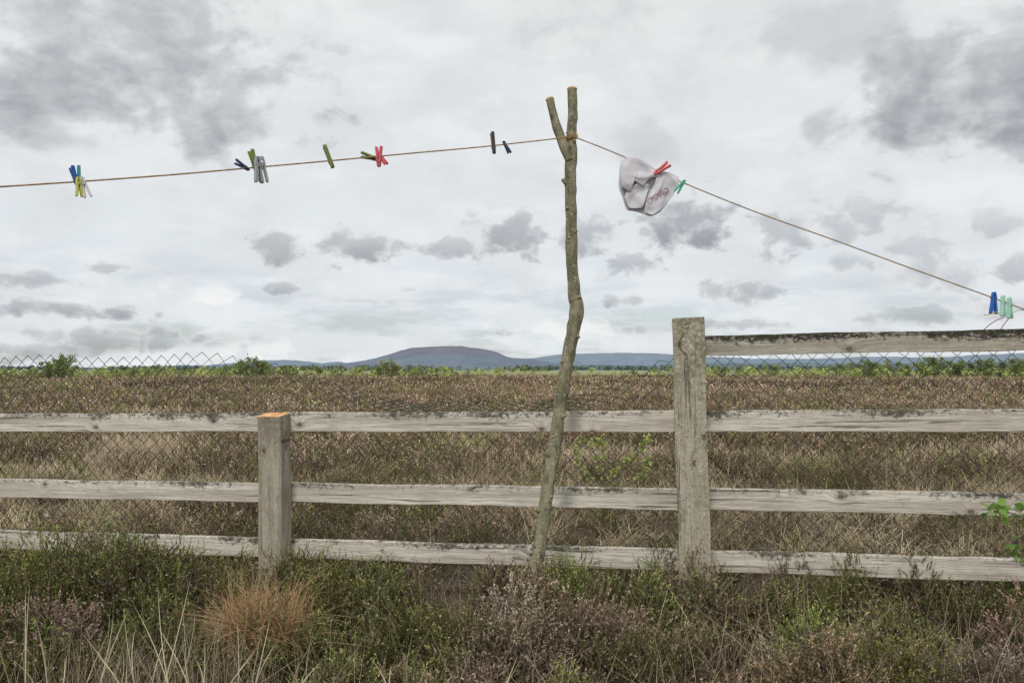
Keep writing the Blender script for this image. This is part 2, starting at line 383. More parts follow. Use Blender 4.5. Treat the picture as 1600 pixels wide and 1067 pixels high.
patch('back_panel',[(971,249),(984,243),(1000,248),(1021,261),(1040,267),(1060,276),(1061,288),(1053,300),(1043,318),(1031,332),(1017,339),(998,331),(979,328),(973,308),(966,292),(968,264)],.014,und)
patch('front_panel',[(972,250),(986,244),(1002,250),(1020,262),(1030,276),(1014,280),(1004,292),(988,283),(985,302),(970,294),(968,268)],-.006,und,bulge=.003)
patch('leg_panel',[(981,296),(999,285),(1016,289),(1010,306),(1003,327),(982,326),(975,308)],-.001,und,bulge=.002)
patch('waistband',[(1028,270),(1046,270),(1060,277),(1060,291),(1050,307),(1038,324),(1018,339),(1005,332),(1008,320),(1016,304),(1022,288)],-.005,und,bulge=.002)
tcu=bpy.data.curves.new('waistband_text','FONT'); tcu.body='IOMIMAIOI'; tcu.size=1
to=bpy.data.objects.new('t',tcu); link(to); bpy.context.view_layer.update()
tm=bpy.data.meshes.new_from_object(to.evaluated_get(bpy.context.evaluated_depsgraph_get())); bpy.data.objects.remove(to)
vs=np.array([v.co[:] for v in tm.vertices]); vs[:,0]-=vs[:,0].min(); vs[:,0]/=vs[:,0].max(); vs[:,1]/=vs[:,1].max()
A=np.array((1012,322.)); B=np.array((1046,301.)); up=np.array((-4.5,-9.))
M_red=plastic('faded_red_print',(.46,.28,.30))
for v,q in zip(tm.vertices,vs):
    p=A+(B-A)*q[0]+up*q[1]; wv=P(p[0],p[1],YC); v.co=(wv.x,clothY(wv.x,wv.z,-.0095),wv.z)
tm.materials.append(M_red); tm.name='waistband_print'; o=link(bpy.data.objects.new('waistband_print',tm)); child(o,und)
# ---------------- vegetation accumulation
class Acc:
    def __init__(s): s.V=[];s.T=[];s.C=[];s.n=0
    def add(s,V,T,C): s.V.append(V);s.T.append(T+s.n);s.C.append(C);s.n+=len(V)
    def build(s,name,m):
        V=np.concatenate(s.V).astype(np.float32);T=np.concatenate(s.T).astype(np.int32);C=np.concatenate(s.C).astype(np.float32)
        me=bpy.data.meshes.new(name); me.vertices.add(len(V)); me.vertices.foreach_set('co',V.ravel())
        me.loops.add(len(T)*3); me.polygons.add(len(T)); me.polygons.foreach_set('loop_start',np.arange(0,len(T)*3,3,dtype=np.int32))
        me.loops.foreach_set('vertex_index',T.ravel()); me.update(calc_edges=True)
        a=me.color_attributes.new('Col','FLOAT_COLOR','POINT'); a.data.foreach_set('color',np.concatenate([C,np.ones((len(C),1),np.float32)],1).ravel())
        me.materials.append(m); print(name,len(T)); return link(bpy.data.objects.new(name,me))
def nrm(a): return a/(np.linalg.norm(a,axis=1)[:,None]+1e-9)
def blades(acc,Pb,D,L,W,B,c0,c1,seg=3):
    N=len(Pb); side=nrm(np.cross(D,rng.normal(size=(N,3)))); ts=np.linspace(0,1,seg+1)
    V=np.zeros((N,2*seg+1,3)); C=np.zeros((N,2*seg+1,3))
    for i,t in enumerate(ts):
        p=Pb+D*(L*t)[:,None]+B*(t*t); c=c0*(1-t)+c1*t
        if i<seg:
            ww=(W*(1-t)**.6*.5)[:,None]; V[:,2*i]=p-side*ww; V[:,2*i+1]=p+side*ww; C[:,2*i]=c;C[:,2*i+1]=c
        else: V[:,2*seg]=p; C[:,2*seg]=c
    tr=[]
    for i in range(seg-1): a=2*i; tr+=[(a,a+1,a+3),(a,a+3,a+2)]
    a=2*(seg-1); tr.append((a,a+1,a+2))
    T=(np.array(tr)[None]+ (np.arange(N)*(2*seg+1))[:,None,None]).reshape(-1,3)
    acc.add(V.reshape(-1,3),T,C.reshape(-1,3))
def sprigs(acc,Pb,D,L,B,cst,clf,K,ll,lw,tip=None,t0=.25,spread=.45,shade=(.25,1.05)):
    N=len(Pb); blades(acc,Pb,D,L,np.full(N,lw*.8),B,cst*.6,cst,2)
    t=np.tile(np.linspace(t0,1,K),(N,1))+rng.normal(0,.02,(N,K)); 
    p=Pb[:,None]+D[:,None]*(L[:,None]*t)[...,None]+B[:,None]*(t*t)[...,None]
    p=p.reshape(-1,3); Dk=np.repeat(nrm(D*L[:,None]+B*1.4),K,0); d=nrm(Dk*.9+rng.normal(size=p.shape)*spread)
    k=(.6+.8*rng.random(len(p)))
    c=np.repeat(clf,K,0)*(.6+.8*rng.random((len(p),1)))*(shade[0]+shade[1]*np.clip(t.reshape(-1,1),0,2)**1.3)  # leaf colour darkens toward the sprig base, shade beneath painted in
    if tip is not None:
        mm=(rng.random(len(p))<.12)&(t.reshape(-1)>.65); c[mm]=tip*(.6+.6*rng.random((mm.sum(),1)))
    side=nrm(np.cross(d,rng.normal(size=d.shape)))*(lw*.5); M=len(p)
    V=np.stack([p-side,p+side,p+d*(ll*k)[:,None]],1).reshape(-1,3); C=np.repeat(c,3,0)
    acc.add(V,np.arange(M*3).reshape(-1,3),C)
_g=rng.random((64,64))
def vn(x,y,s,o=0):
    x0=np.asarray(x);y0=np.asarray(y); x=(x0*.8-y0*.6)*s+100+o*7.3; y=(x0*.6+y0*.8)*s+100+o*3.1; xi=np.floor(x).astype(int); yi=np.floor(y).astype(int); fx=x-xi; fy=y-yi; fx=fx*fx*(3-2*fx); fy=fy*fy*(3-2*fy)
    g=lambda a,b:_g[a%64,b%64]
    return (g(xi,yi)*(1-fx)+g(xi+1,yi)*fx)*(1-fy)+(g(xi,yi+1)*(1-fx)+g(xi+1,yi+1)*fx)*fy
def cone(N,tilt):
    a=rng.random(N)*2*math.pi; th=np.abs(rng.normal(0,1,N))*tilt
    return np.stack([np.sin(th)*np.cos(a),np.sin(th)*np.sin(a),np.cos(th)],1)
def gz(x,y):
    r=np.hypot(x,y); 
    return (vn(x,y,.9)-.5)*.06+(vn(x,y,.12,3)-.5)*.3*np.clip((r-5)/25,0,1)
cG=np.array((.120,.145,.050)); cB=np.array((.195,.152,.105)); cP=np.array((.23,.185,.155)); cS=np.array((.70,.62,.47)); cS2=np.array((.54,.46,.33)); cY=np.array((.22,.25,.08))
TIP=np.array((.40,.32,.25))
def bush(acc,cx,cy,hh,R,base,dens,K,ll,lw,sl,spread=.5,up=.75):
    n=np.maximum((dens*R*R*(1+hh/R)).astype(int),8); N=len(cx); i=np.repeat(np.arange(N),n); M=len(i)
    a=rng.random(M)*6.283; ph=np.arccos(1-rng.random(M)*.98)
    d=np.stack([np.sin(ph)*np.cos(a),np.sin(ph)*np.sin(a),np.cos(ph)],1)
    px=cx[i]+d[:,0]*R[i];py=cy[i]+d[:,1]*R[i]
    lump=.68+.68*vn(px*1.0,py+d[:,2]*.3,13,i%7)
    uu=(.62+.38*rng.random(M)**.6)*lump
    Pb=np.stack([cx[i]+d[:,0]*R[i]*uu,cy[i]+d[:,1]*R[i]*uu,d[:,2]*hh[i]*uu],1); Pb[:,2]+=gz(cx,cy)[i]-.01
    D=nrm(d*np.array((.8,.8,.5))+np.array((0,0,up))+rng.normal(0,.33,(M,3)))
    L=sl*(.6+.8*rng.random(M)); Pb-=D*(L*.5)[:,None]; Pb[:,2]=np.maximum(Pb[:,2],gz(Pb[:,0],Pb[:,1]))
    B=rng.normal(0,.012,(M,3)); cc=base[i]*(.7+.5*rng.random((M,1)))*(.25+.95*np.clip((uu[:,None]-.5)/.5,0,1))*(.55+.5*d[:,2:3])*1.15  # inner and lower shoots coloured darker, bush shading put into the colour
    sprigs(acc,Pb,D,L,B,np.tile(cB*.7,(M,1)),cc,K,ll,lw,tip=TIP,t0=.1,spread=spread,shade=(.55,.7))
    ns=14; i=np.repeat(np.arange(N),ns); M=len(i); D=cone(M,.7); Pb=np.stack([cx[i]+rng.normal(0,.2,M)*R[i],cy[i]+rng.normal(0,.2,M)*R[i],gz(cx,cy)[i]],1)
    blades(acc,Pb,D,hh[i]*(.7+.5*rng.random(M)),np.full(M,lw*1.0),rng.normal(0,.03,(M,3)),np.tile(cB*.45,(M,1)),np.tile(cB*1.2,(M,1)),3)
def hcol(N,cx,cy,gb,f=1.7):
    g=vn(cx,cy,f,5)*.4+rng.random(N)*.6+gb
    b=np.where((g>.5)[:,None],cG*(.5+.95*rng.random((N,1))),np.where(rng.random((N,1))<.5,cB,cP)*(.4+.85*rng.random((N,1))))
    return b*(.9+.2*rng.random((N,3)))
fg=Acc()
def heather(N,xr,yr,h0,h1,R0,R1,gb,hf=None,dens=4600):
    cx=rng.uniform(*xr,N); cy=rng.uniform(*yr,N); q=rng.random(N)**1.4; hh=h0+(h1-h0)*(.4*vn(cx,cy,2.3,1)+.6*q)
    if hf is not None: hh=hh*hf(cx,cy)
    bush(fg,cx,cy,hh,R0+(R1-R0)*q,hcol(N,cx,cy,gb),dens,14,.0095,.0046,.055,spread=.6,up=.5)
hf=lambda x,y: 1+.30*np.clip((-x-.7)/.5,0,1)-.10*np.clip(x/2,0,1)
heather(120,(-3.1,3.1),(2.35,3.3),.14,.37,.11,.23,.12,hf)
heather(230,(-3.1,3.1),(2.15,3.4),.07,.22,.05,.12,.06,hf)
heather(110,(-3.3,3.3),(3.22,3.46),.21,.36,.08,.15,.12)
heather(50,(-3.4,3.4),(3.7,4.1),.14,.26,.09,.17,.05)
heather(22,(-2.8,-1.2),(2.8,3.3),.34,.46,.17,.25,.3)
N=2400; x=rng.uniform(-3.2,3.2,N); y=rng.uniform(2.2,3.55,N); Pb=np.stack([x,y,gz(x,y)+.03],1)
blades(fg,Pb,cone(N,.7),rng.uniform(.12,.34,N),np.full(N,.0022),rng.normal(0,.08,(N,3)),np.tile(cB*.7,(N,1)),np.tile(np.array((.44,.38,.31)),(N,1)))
N=12500; x=rng.uniform(-3.2,3.2,N); y=1.95+1.6*rng.random(N)**1.5; keep=(vn(x,y,3.2,9)*.8+.2*rng.random(N)-.16*(y-2.2))>.40; x=x[keep];y=y[keep];N=len(x)
Pb=np.stack([x,y,gz(x,y)],1); D=cone(N,.95); c=np.where(rng.random((N,1))<.5,cS2,cS)*(.35+.6*rng.random((N,1)))
mm=rng.random(N)<.12; c[mm]=cY*(.7+.8*rng.random((mm.sum(),1)))
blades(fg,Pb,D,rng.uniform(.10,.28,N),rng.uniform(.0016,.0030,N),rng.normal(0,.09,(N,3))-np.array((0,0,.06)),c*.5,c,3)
o=fg.build('heather_ground_cover',M_veg); tag(o,'dark heather and dry grass growing along a fence','heather',kind='stuff')
# moor behind fence
mo=Acc()
def zone(n,y0,y1,h0,h1,R0,R1,nsp,K,ll,lw,sb,cm,tint,gseg,patchf,dens,sl):
    yy=np.sqrt(rng.uniform(y0*y0,y1*y1,n)); xx=(rng.random(n)*2-1)*(yy*.74+1.2); tint=np.array(tint)
    pf=vn(xx,yy,patchf,11)*.3+vn(xx,yy,patchf*3,2)*.4+rng.random(n)*.3
    isg=pf<sb; br=(.40+1.2*(vn(xx,yy,patchf*1.7,31)*.6+.4*vn(xx,yy,patchf*6,13)))[:,None]
    q=rng.random(n)**1.7; hh=h0+(h1-h0)*q; R=R0+(R1-R0)*q
    m=isg; k=int(m.sum()); i=np.repeat(np.arange(k),nsp); M=len(i); cx=xx[m];cy=yy[m]
    Pb=np.stack([cx[i]+rng.normal(0,1,M)*R[m][i]*.5,cy[i]+rng.normal(0,1,M)*R[m][i]*.5,np.zeros(M)],1); Pb[:,2]=gz(Pb[:,0],Pb[:,1])-.01
    c=np.where(rng.random((k,1))<.45,cS,cS2)*(.4+.5*rng.random((k,1)))*tint*(.65+.35*br[m])
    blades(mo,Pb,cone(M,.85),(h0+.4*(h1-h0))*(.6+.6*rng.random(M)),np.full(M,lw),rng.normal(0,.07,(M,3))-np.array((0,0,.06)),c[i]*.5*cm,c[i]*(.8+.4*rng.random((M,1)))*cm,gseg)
    m=~isg; k=int(m.sum()); cx=xx[m];cy=yy[m]; gg=rng.random((k,1))
    c=np.where(gg<.3,cG*1.15,np.where(gg<.6,cB*.95,cP*1.1))*(.5+.8*rng.random((k,1)))*tint*cm*br[m]
    bush(mo,cx,cy,hh[m],R[m],c,dens,K,ll,lw,sl,spread=.65)
zone(600,3.95,8.5,.12,.34,.10,.26,110,9,.015,.0054,.51,1.12,(1,1.,.98),3,.5,1200,.09)
zone(1500,3.9,9,.06,.20,.06,.16,30,8,.016,.0052,.64,1.12,(1,1.,.98),3,.5,1200,.08)
zone(3600,8,17,.10,.36,.14,.36,44,6,.035,.011,.49,1.2,(.99,.97,.98),2,.33,270,.13)
zone(6200,15.5,34,.10,.40,.2,.55,16,5,.07,.022,.45,1.3,(.98,.94,.99),2,.2,62,.2)
zone(8000,32,80,.10,.45,.3,1.0,8,4,.13,.048,.43,1.32,(.98,.93,.99),2,.10,10,.25)
zone(5000,75,125,.12,.36,.5,1.5,6,3,.25,.10,.52,1.25,(.98,.96,.95),2,.05,3,.3)
nh=260; yy=rng.uniform(30,95,nh); xx=(rng.random(nh)*2-1)*yy*.74; k=vn(xx*.3,yy,.06,17)>.5; xx=xx[k];yy=yy[k]
bush(mo,xx,yy,rng.uniform(.3,.6,len(xx)),rng.uniform(.7,2.2,len(xx)),np.tile(np.array((.09,.075,.055)),(len(xx),1)),14,4,.16,.06,.25)
o=mo.build('moorland_vegetation',M_veg); tag(o,'brown heather and straw grass covering the bog','moorland vegetation',kind='stuff')
# straw stalks
ds=Acc()
stk=[(40,1080,38,925),(75,1090,70,960),(150,1090,196,928),(185,1090,210,1000),(235,1085,248,985),(268,1090,232,945),(250,1090,302,922),(290,1085,296,960),(330,1085,345,945),(318,1085,322,1010),(352,1080,350,930),(372,1085,378,970),(215,1090,182,960),(128,1090,150,1010),(95,1090,110,1020),(300,1090,280,1000),(345,1090,395,1010),(460,1085,500,1020),(60,1090,44,1005),(610,1090,600,1030),(780,1090,810,1035),(395,1085,420,985),(275,1085,330,935),(200,1090,160,1015)]
for (a,b,c,d) in stk:
    Y=2.1+.15*random.random(); p0=P(a,b,Y); p0.z=max(0.02,p0.z); p1=P(c,d,Y+.05)
    D=np.array((p1-p0)); L=np.linalg.norm(D); 
    for r in range(2): blades(ds,np.array([p0]),(D/L)[None],np.array([L]),np.array([.0032]),rng.normal(0,.03,(1,3)),cS[None]*.5,cS[None]*.72,6)
N=800; c0_=P(235,1060,2.4); x=rng.normal(c0_.x,.24,N); y=rng.uniform(2.1,2.5,N); c=cS[None]*(.25+.42*rng.random((N,1)))
blades(ds,np.stack([x,y,gz(x,y)],1),cone(N,.4),rng.uniform(.15,.36,N),np.full(N,.0026),rng.normal(0,.05,(N,3)),c*.7,c,4)
o=ds.build('straw_stalks',M_veg); tag(o,'tall pale dead grass stalks rising among heather','dead grass',kind='stuff')
tf=Acc(); N=2100; b0=np.array(P(405,980,2.72)); b0[2]=.19
D=cone(N,.75); D[:,2]=np.abs(D[:,2])*.9+.05; D[:,0]+=.14*np.sin(D[:,1]*9)-.05; D=nrm(D); Pb=b0+rng.normal(0,.05,(N,3))*np.array((1.2,1,.5)); c=np.array((.60,.41,.25))*(.3+.75*rng.random((N,1)))
B=D*np.array((.12,.12,0))*rng.random((N,1)); B[:,2]=-.16*rng.random(N)
blades(tf,Pb,D,.10+.19*rng.random(N)**1.7,np.full(N,.0020),B+rng.normal(0,.03,(N,3)),c*.5,c*1.05,5)
o=tf.build('dead_grass_tuft',M_veg); tag(o,'russet tuft of dead grass between heather clumps','grass tuft')
# ---------------- leaf plants
def leaves(acc,Pb,size,c,down=.3):
    N=len(Pb); d=nrm(rng.normal(size=(N,3))+np.array((0,0,-down))); s=nrm(np.cross(d,rng.normal(size=(N,3)))); up=np.cross(d,s)
    L=(size*(.7+.6*rng.random(N)))[:,None]
    ring=[(0,0,0),(.3,.36,.04),(.65,.34,.05),(1,0,-.05),(.65,-.34,.05),(.3,-.36,.04),(.5,0,-.04)]
    V=np.stack([Pb+d*L*a+s*L*b+up*L*e for a,b,e in ring],1).reshape(-1,3)
    tr=[(0,1,6),(1,2,6),(2,3,6),(3,4,6),(4,5,6),(5,0,6)]
    acc.add(V,(np.array(tr)[None]+(np.arange(N)*7)[:,None,None]).reshape(-1,3),np.repeat(c,7,0))
def sapling(label,stems,nleaf,size,col,Yb):
    e=empty('birch_sapling',Vector((stems[0][0].x,Yb,0))); tag(e,label,'sapling')
    la=Acc()
    for st in stems:
        C=catmull([np.array(p) for p in st],6)
        o=tube('stem',[Vector(p) for p in st],list(np.linspace(.004,.0015,len(st))),[M_bark],nseg=6,sub=4); child(o,e)
        t=rng.random(nleaf)**.45*(len(C)-1); i=np.minimum(t.astype(int),len(C)-2); p=C[i]+(C[i+1]-C[i])*(t-i)[:,None]+rng.normal(0,size*.6,(nleaf,3))
        leaves(la,p,np.full(nleaf,size),col*(.6+.8*rng.random((nleaf,1))))
    b=la.build('foliage',M_leaf); child(b,e)
Q=lambda x,y,Y:P(x,y,Y)
sapling('young birch sapling with fresh green leaves in the bog',[[Q(945,770,4.3),Q(940,740,4.3),Q(925,700,4.3),Q(905,682,4.3)],[Q(945,770,4.3),Q(950,735,4.28),Q(940,700,4.3),Q(938,682,4.3)],[Q(948,770,4.3),Q(975,740,4.35),Q(1000,700,4.3),Q(1015,684,4.3)],[Q(950,770,4.2),Q(960,735,4.2),Q(985,712,4.2)],[Q(945,770,4.2),Q(915,740,4.2),Q(895,700,4.2)],[Q(950,770,4.2),Q(1000,745,4.2),Q(1012,715,4.2)]],70,.019,np.array((.42,.48,.15)),4.3)
sapling('leafy green birch shoots leaning against the fence',[[Vector((2.15,2.95,0)),Q(1680,930,2.95),Q(1625,830,2.95),Q(1575,800,2.92),Q(1528,795,2.9)],[Vector((2.1,2.95,0)),Q(1660,900,2.93),Q(1610,812,2.93),Q(1560,789,2.93)],[Vector((2.15,2.95,0)),Q(1660,900,2.9),Q(1605,862,2.9),Q(1588,856,2.9)]],26,.034,np.array((.20,.34,.075)),2.95)
# ---------------- ground
rs=np.concatenate([[0],np.geomspace(.6,16000,150)]); ns=220; V=[(0,0,0)];Fc=[]
R,Aa=np.meshgrid(rs[1:],np.linspace(0,2*math.pi,ns,endpoint=False),indexing='ij'); gx=R*np.cos(Aa); gy=R*np.sin(Aa); gzv=gz(gx,gy)*np.where(R>300,.0,1)
V+=list(zip(gx.ravel(),gy.ravel(),gzv.ravel()))
for k in range(ns): Fc.append((0,1+k,1+(k+1)%ns))
for i in range(len(rs)-2):
    for k in range(ns):
        a=1+i*ns+k;b=1+i*ns+(k+1)%ns; Fc.append((a,a+ns,b+ns,b))
def f_ground(t,b):
    g=t.n('ShaderNodeNewGeometry').outputs['Position']
    r=t.vm('LENGTH',g)
    n1=t.noise(t.vm('MULTIPLY',g,(.35,1,1)),.07,6,.6); n2=t.noise(g,1.4,7,.7); n3=t.noise(g,40,4,.7)
    near=t.mix(t.mr(n3,.3,.7),(.04,.032,.022),(.16,.125,.085))
    moor=t.mix(t.mr(n2,.35,.65),(.13,.105,.09),(.37,.31,.25))
    moor=t.mix(t.mr(n1,.52,.60,0,.75),moor,(.55,.48,.33))
    moor=t.mix(t.mr(n1,.45,.38,0,.8),moor,(.15,.13,.085))
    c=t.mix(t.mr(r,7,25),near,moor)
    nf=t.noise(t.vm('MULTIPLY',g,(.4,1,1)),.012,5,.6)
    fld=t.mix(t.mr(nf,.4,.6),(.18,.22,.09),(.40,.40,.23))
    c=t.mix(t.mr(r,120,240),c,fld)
    c=t.mix(t.mr(r,600,3000),c,(.20,.27,.30))  # distance haze painted as a blue-grey ground tint
    bump(t,b,t.m('ADD',n2,n3),.6,.05)
    return c
M_ground=mat('bog_ground',f_ground,.95,.05)
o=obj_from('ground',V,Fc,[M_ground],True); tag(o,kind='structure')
# ---------------- hills
def hill(name,prof,D,depth,ca,cb,seed,amp):
    C=catmull([(x,y,0) for x,y in prof],10); nx=len(C); nd=22; V=[];Fc=[]
    for j in range(nd+1):
        t=j/nd; yy=D+depth*(t*2-1)
        for c in C:
            X=(c[0]-800)/F*D; h=(HZ-c[1])/F*D+2+7*mnoise.fractal(Vector((X*.006+seed,seed,0)),1,2,4)
            prof_=math.cos((t*2-1)*math.pi/2)**1.1 if 0<t<1 else 0
            nz=mnoise.fractal(Vector((X*.0011+seed,yy*.0011,seed)),1,2,5)
            V.append((X*(yy/D),yy,-6+(h+6)*prof_+nz*amp*min(1,h/60.)*(1-prof_**6)*prof_))
    for j in range(nd):
        for k in range(nx-1):
            a=j*nx+k; Fc.append((a,a+1,a+nx+1,a+nx))
    def fn(t,b):
        g=t.n('ShaderNodeNewGeometry').outputs['Position']; sx=t.n('ShaderNodeSeparateXYZ'); t.l(g,sx.inputs[0])
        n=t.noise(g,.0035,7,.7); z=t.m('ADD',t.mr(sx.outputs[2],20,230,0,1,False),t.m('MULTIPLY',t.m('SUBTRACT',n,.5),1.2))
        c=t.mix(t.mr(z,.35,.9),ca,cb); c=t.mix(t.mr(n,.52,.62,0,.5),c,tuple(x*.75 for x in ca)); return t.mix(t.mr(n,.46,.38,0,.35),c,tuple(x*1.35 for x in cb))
    o=obj_from(name,V,Fc,[mat(name+'_heath_haze_tint',fn,.95,0)],True); tag(o,kind='structure')  # heath colours made bluish, aerial haze is part of the material colour
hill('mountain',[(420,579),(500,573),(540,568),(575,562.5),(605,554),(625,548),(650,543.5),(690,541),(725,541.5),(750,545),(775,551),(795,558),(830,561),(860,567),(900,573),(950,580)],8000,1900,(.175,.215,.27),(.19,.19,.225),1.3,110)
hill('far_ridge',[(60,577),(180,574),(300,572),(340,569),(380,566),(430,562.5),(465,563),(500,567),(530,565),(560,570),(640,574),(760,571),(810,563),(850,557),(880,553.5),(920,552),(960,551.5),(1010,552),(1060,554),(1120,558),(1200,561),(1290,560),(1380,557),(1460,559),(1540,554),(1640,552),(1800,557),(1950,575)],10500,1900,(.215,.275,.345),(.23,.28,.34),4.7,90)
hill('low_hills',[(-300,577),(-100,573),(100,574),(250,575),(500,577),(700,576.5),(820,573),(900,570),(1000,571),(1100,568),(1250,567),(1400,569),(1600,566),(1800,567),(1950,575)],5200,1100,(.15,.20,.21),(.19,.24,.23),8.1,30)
# ---------------- far woods (stuff)
fw=Acc()
def clumps(acc,X,Yv,h,n,col,sz):
    N=len(X); i=np.repeat(np.arange(N),n); M=len(i)
    t=rng.random(M); a=rng.random(M)*6.283; rr=(h[i]*.42*np.sqrt(np.clip(1-(t*1.6-.7)**2,0.05,1)))*np.sqrt(rng.random(M))
    p=np.stack([X[i]+rr*np.cos(a),Yv[i]+rr*np.sin(a),h[i]*(.08+.92*t)],1)
    d=nrm(rng.normal(size=(M,3))); s=nrm(np.cross(d,rng.normal(size=(M,3)))); L=(h[i]*sz*(.6+.8*rng.random(M)))[:,None]
    c=col[i]*(.5+.35*t[:,None]+.6*rng.random((M,1)))
    V=np.stack([p-s*L*.6,p+s*L*.6,p+d*L,p-d*L*.9],1).reshape(-1,3)
    T=(np.array([(0,1,2),(1,0,3)])[None]+(np.arange(M)*4)[:,None,None]).reshape(-1,3); acc.add(V,T,np.repeat(c,4,0))
for (D0,D1,n,h0,h1,col,cut) in [(1500,2300,1300,6,12,(.08,.11,.105),.45),(650,950,600,3,6,(.11,.14,.085),.6),(330,460,240,1.4,3.,(.20,.23,.11),.62)]:
    y=rng.uniform(D0,D1,n); x=(rng.random(n)*2-1)*y*.75; k=vn(x*60/y*1.0,y*0+D0,.35,4)>cut-.12; x=x[k];y=y[k]
    clumps(fw,x,y,rng.uniform(h0,h1,len(x)),34,np.array(col)*(.8+.5*rng.random((len(x),1))),.16)
n=1300; y=rng.uniform(80,190,n); x=(rng.random(n)*2-1)*y*.75; px=800+F*x/y; dens=np.interp(px,[-200,0,500,600,760,900,1050,1100,1250,1400,1500,1800],[.8,.8,.7,.5,.3,.12,.12,.35,.6,.9,1.,1.])*(.45+1.2*vn(px,px*0,.02,3)); k=rng.random(n)<dens; x=x[k];y=y[k]
clumps(fw,x,y,rng.uniform(.6,1.6,len(x)),40,np.array((.25,.295,.115))*(.55+.8*rng.random((len(x),1))),.12)
o=fw.build('distant_woodland',M_veg); tag(o,'distant green scrub and woodland edging the bog','woodland',kind='stuff')
def tree_proto(h,w,n,col,seed):
    me=Acc(); base=np.array((0,0,0.)); tips=[]
    for k in range(6):
        a=rng.random()*6.283; tl=.15+.35*rng.random(); tip=np.array((math.cos(a)*w*tl,math.sin(a)*w*tl,h*(.6+.35*rng.random()))); tips.append(tip)
        D=tip/np.linalg.norm(tip)
        for r in range(3): blades(me,base[None],D[None],np.array([np.linalg.norm(tip)]),np.array([.06]),np.zeros((1,3)),np.array([[.2,.16,.12]]),np.array([[.2,.16,.12]]),3)
    lf=Acc(); c0=[]
    for k in range(22):
        t=tips[k%6]; q=t*rng.uniform(.35,1.05)+rng.normal(0,w*.16,3); q[2]=max(.25,q[2]); c0.append(q)
    c0=np.array(c0); i=rng.integers(0,22,n); p=c0[i]+rng.normal(0,h*.06,(n,3))
    cb=(.6+.8*rng.random((22,1)))[i]; d=nrm(rng.normal(size=(n,3))); s=nrm(np.cross(d,rng.normal(size=(n,3)))); L=h*.045*(.6+.8*rng.random((n,1)))
    V=np.stack([p-s*L*.6,p+s*L*.6,p+d*L*1.3],1).reshape(-1,3); c=np.array(col)*cb*(.7+.6*rng.random((n,1)))
    lf.add(V,np.arange(n*3).reshape(-1,3),np.repeat(c,3,0))
    a=me.build('trunk',M_veg); b=lf.build('crown',M_leaf); md=(a.data,b.data); bpy.data.objects.remove(a); bpy.data.objects.remove(b); return md
protos=[tree_proto(2.2,1.6,1400,(.24,.30,.11),1),tree_proto(1.7,2.0,1400,(.21,.26,.10),2),tree_proto(2.6,1.4,1000,(.36,.39,.20),3),tree_proto(1.4,1.8,1100,(.29,.34,.13),4)]
def tree(px,Y,hpx,k):
    ph=[2.2,1.7,2.6,1.4][k]; s=(hpx*1.35/F*Y)/ph; X=(px-800)/F*Y
    e=empty('scrub_tree',(X,Y,float(gz(X,Y))-.03)); e.scale=(s*random.uniform(.9,1.25),s,s); e.rotation_euler=(0,0,random.random()*6.28)
    tag(e,['bushy green birch scrub tree on the bog','low spreading willow bush on the bog','slender pale birch tree on the bog','rounded green bush on the bog'][k],'tree',group='scrub trees along the bog edge')
    for nm,me in zip(('trunk','crown'),protos[k]):
        o=link(bpy.data.objects.new(nm,me)); o.parent=e
for (px,Y,hpx,k) in [(92,80,36,0),(76,82,24,1),(112,84,22,3),(45,92,14,1),(372,85,26,0),(388,80,24,1),(405,86,30,0),(420,90,18,3),(350,95,16,3),(455,100,16,1),(500,105,14,0),(560,112,13,3),(606,92,28,2),(618,92,23,2),(598,95,20,0),(645,105,17,1),(660,100,15,3),(680,105,15,1),(180,98,12,3),(215,100,13,1),(290,108,13,1),(730,140,8,3),(1130,130,14,1),(1210,120,16,1),(1345,90,22,1),(1360,92,26,0),(1390,95,20,3),(1415,92,22,1),(1440,88,24,0),(1460,95,28,1),(1490,90,25,0),(1520,88,26,1),(1545,92,24,0),(1570,90,28,1),(1590,86,26,0),(1310,110,16,3),(1285,120,12,0),(1060,140,9,3),(990,150,8,1)]:
    tree(px,Y,hpx,k)
# ---------------- world
w=bpy.data.worlds.new('World'); sc.world=w; w.use_nodes=True; t=NT(w.node_tree)
w.cycles.sampling_method='MANUAL'; w.cycles.sample_map_resolution=256
out=t.n('ShaderNodeOutputWorld'); bg=t.n('ShaderNodeBackground'); t.l(bg.outputs[0],out.inputs[0])
sky=t.n('ShaderNodeTexSky'); sky.sky_type='NISHITA'; sky.sun_disc=False; sky.sun_elevation=math.radians(48); sky.sun_rotation=math.radians(200)
dv=t.n('ShaderNodeTexCoord').outputs['Generated']; sx=t.n('ShaderNodeSeparateXYZ'); t.l(dv,sx.inputs[0]); x,y,z=sx.outputs
az=t.m('ARCTAN2',x,y); rxy=t.m('SQRT',t.m('ADD',t.m('MULTIPLY',x,x),t.m('MULTIPLY',y,y))); el=t.m('ARCTAN2',z,rxy)
cb=t.n('ShaderNodeCombineXYZ'); t.l(az,cb.inputs[0]); t.l(el,cb.inputs[1]); uv=cb.outputs[0]
nL=t.noise(t.vm('MULTIPLY',uv,(1,1.5,1)),8,7,.56,.3); nS=t.noise(t.vm('MULTIPLY',uv,(1,1.4,1)),30,6,.56,.3); nH=t.noise(t.vm('MULTIPLY',uv,(.25,1,1)),24,6,.58)
nSc=t.m('SUBTRACT',nS,.5); nLc=t.m('MULTIPLY_ADD',nSc,.22,t.m('SUBTRACT',nL,.5))
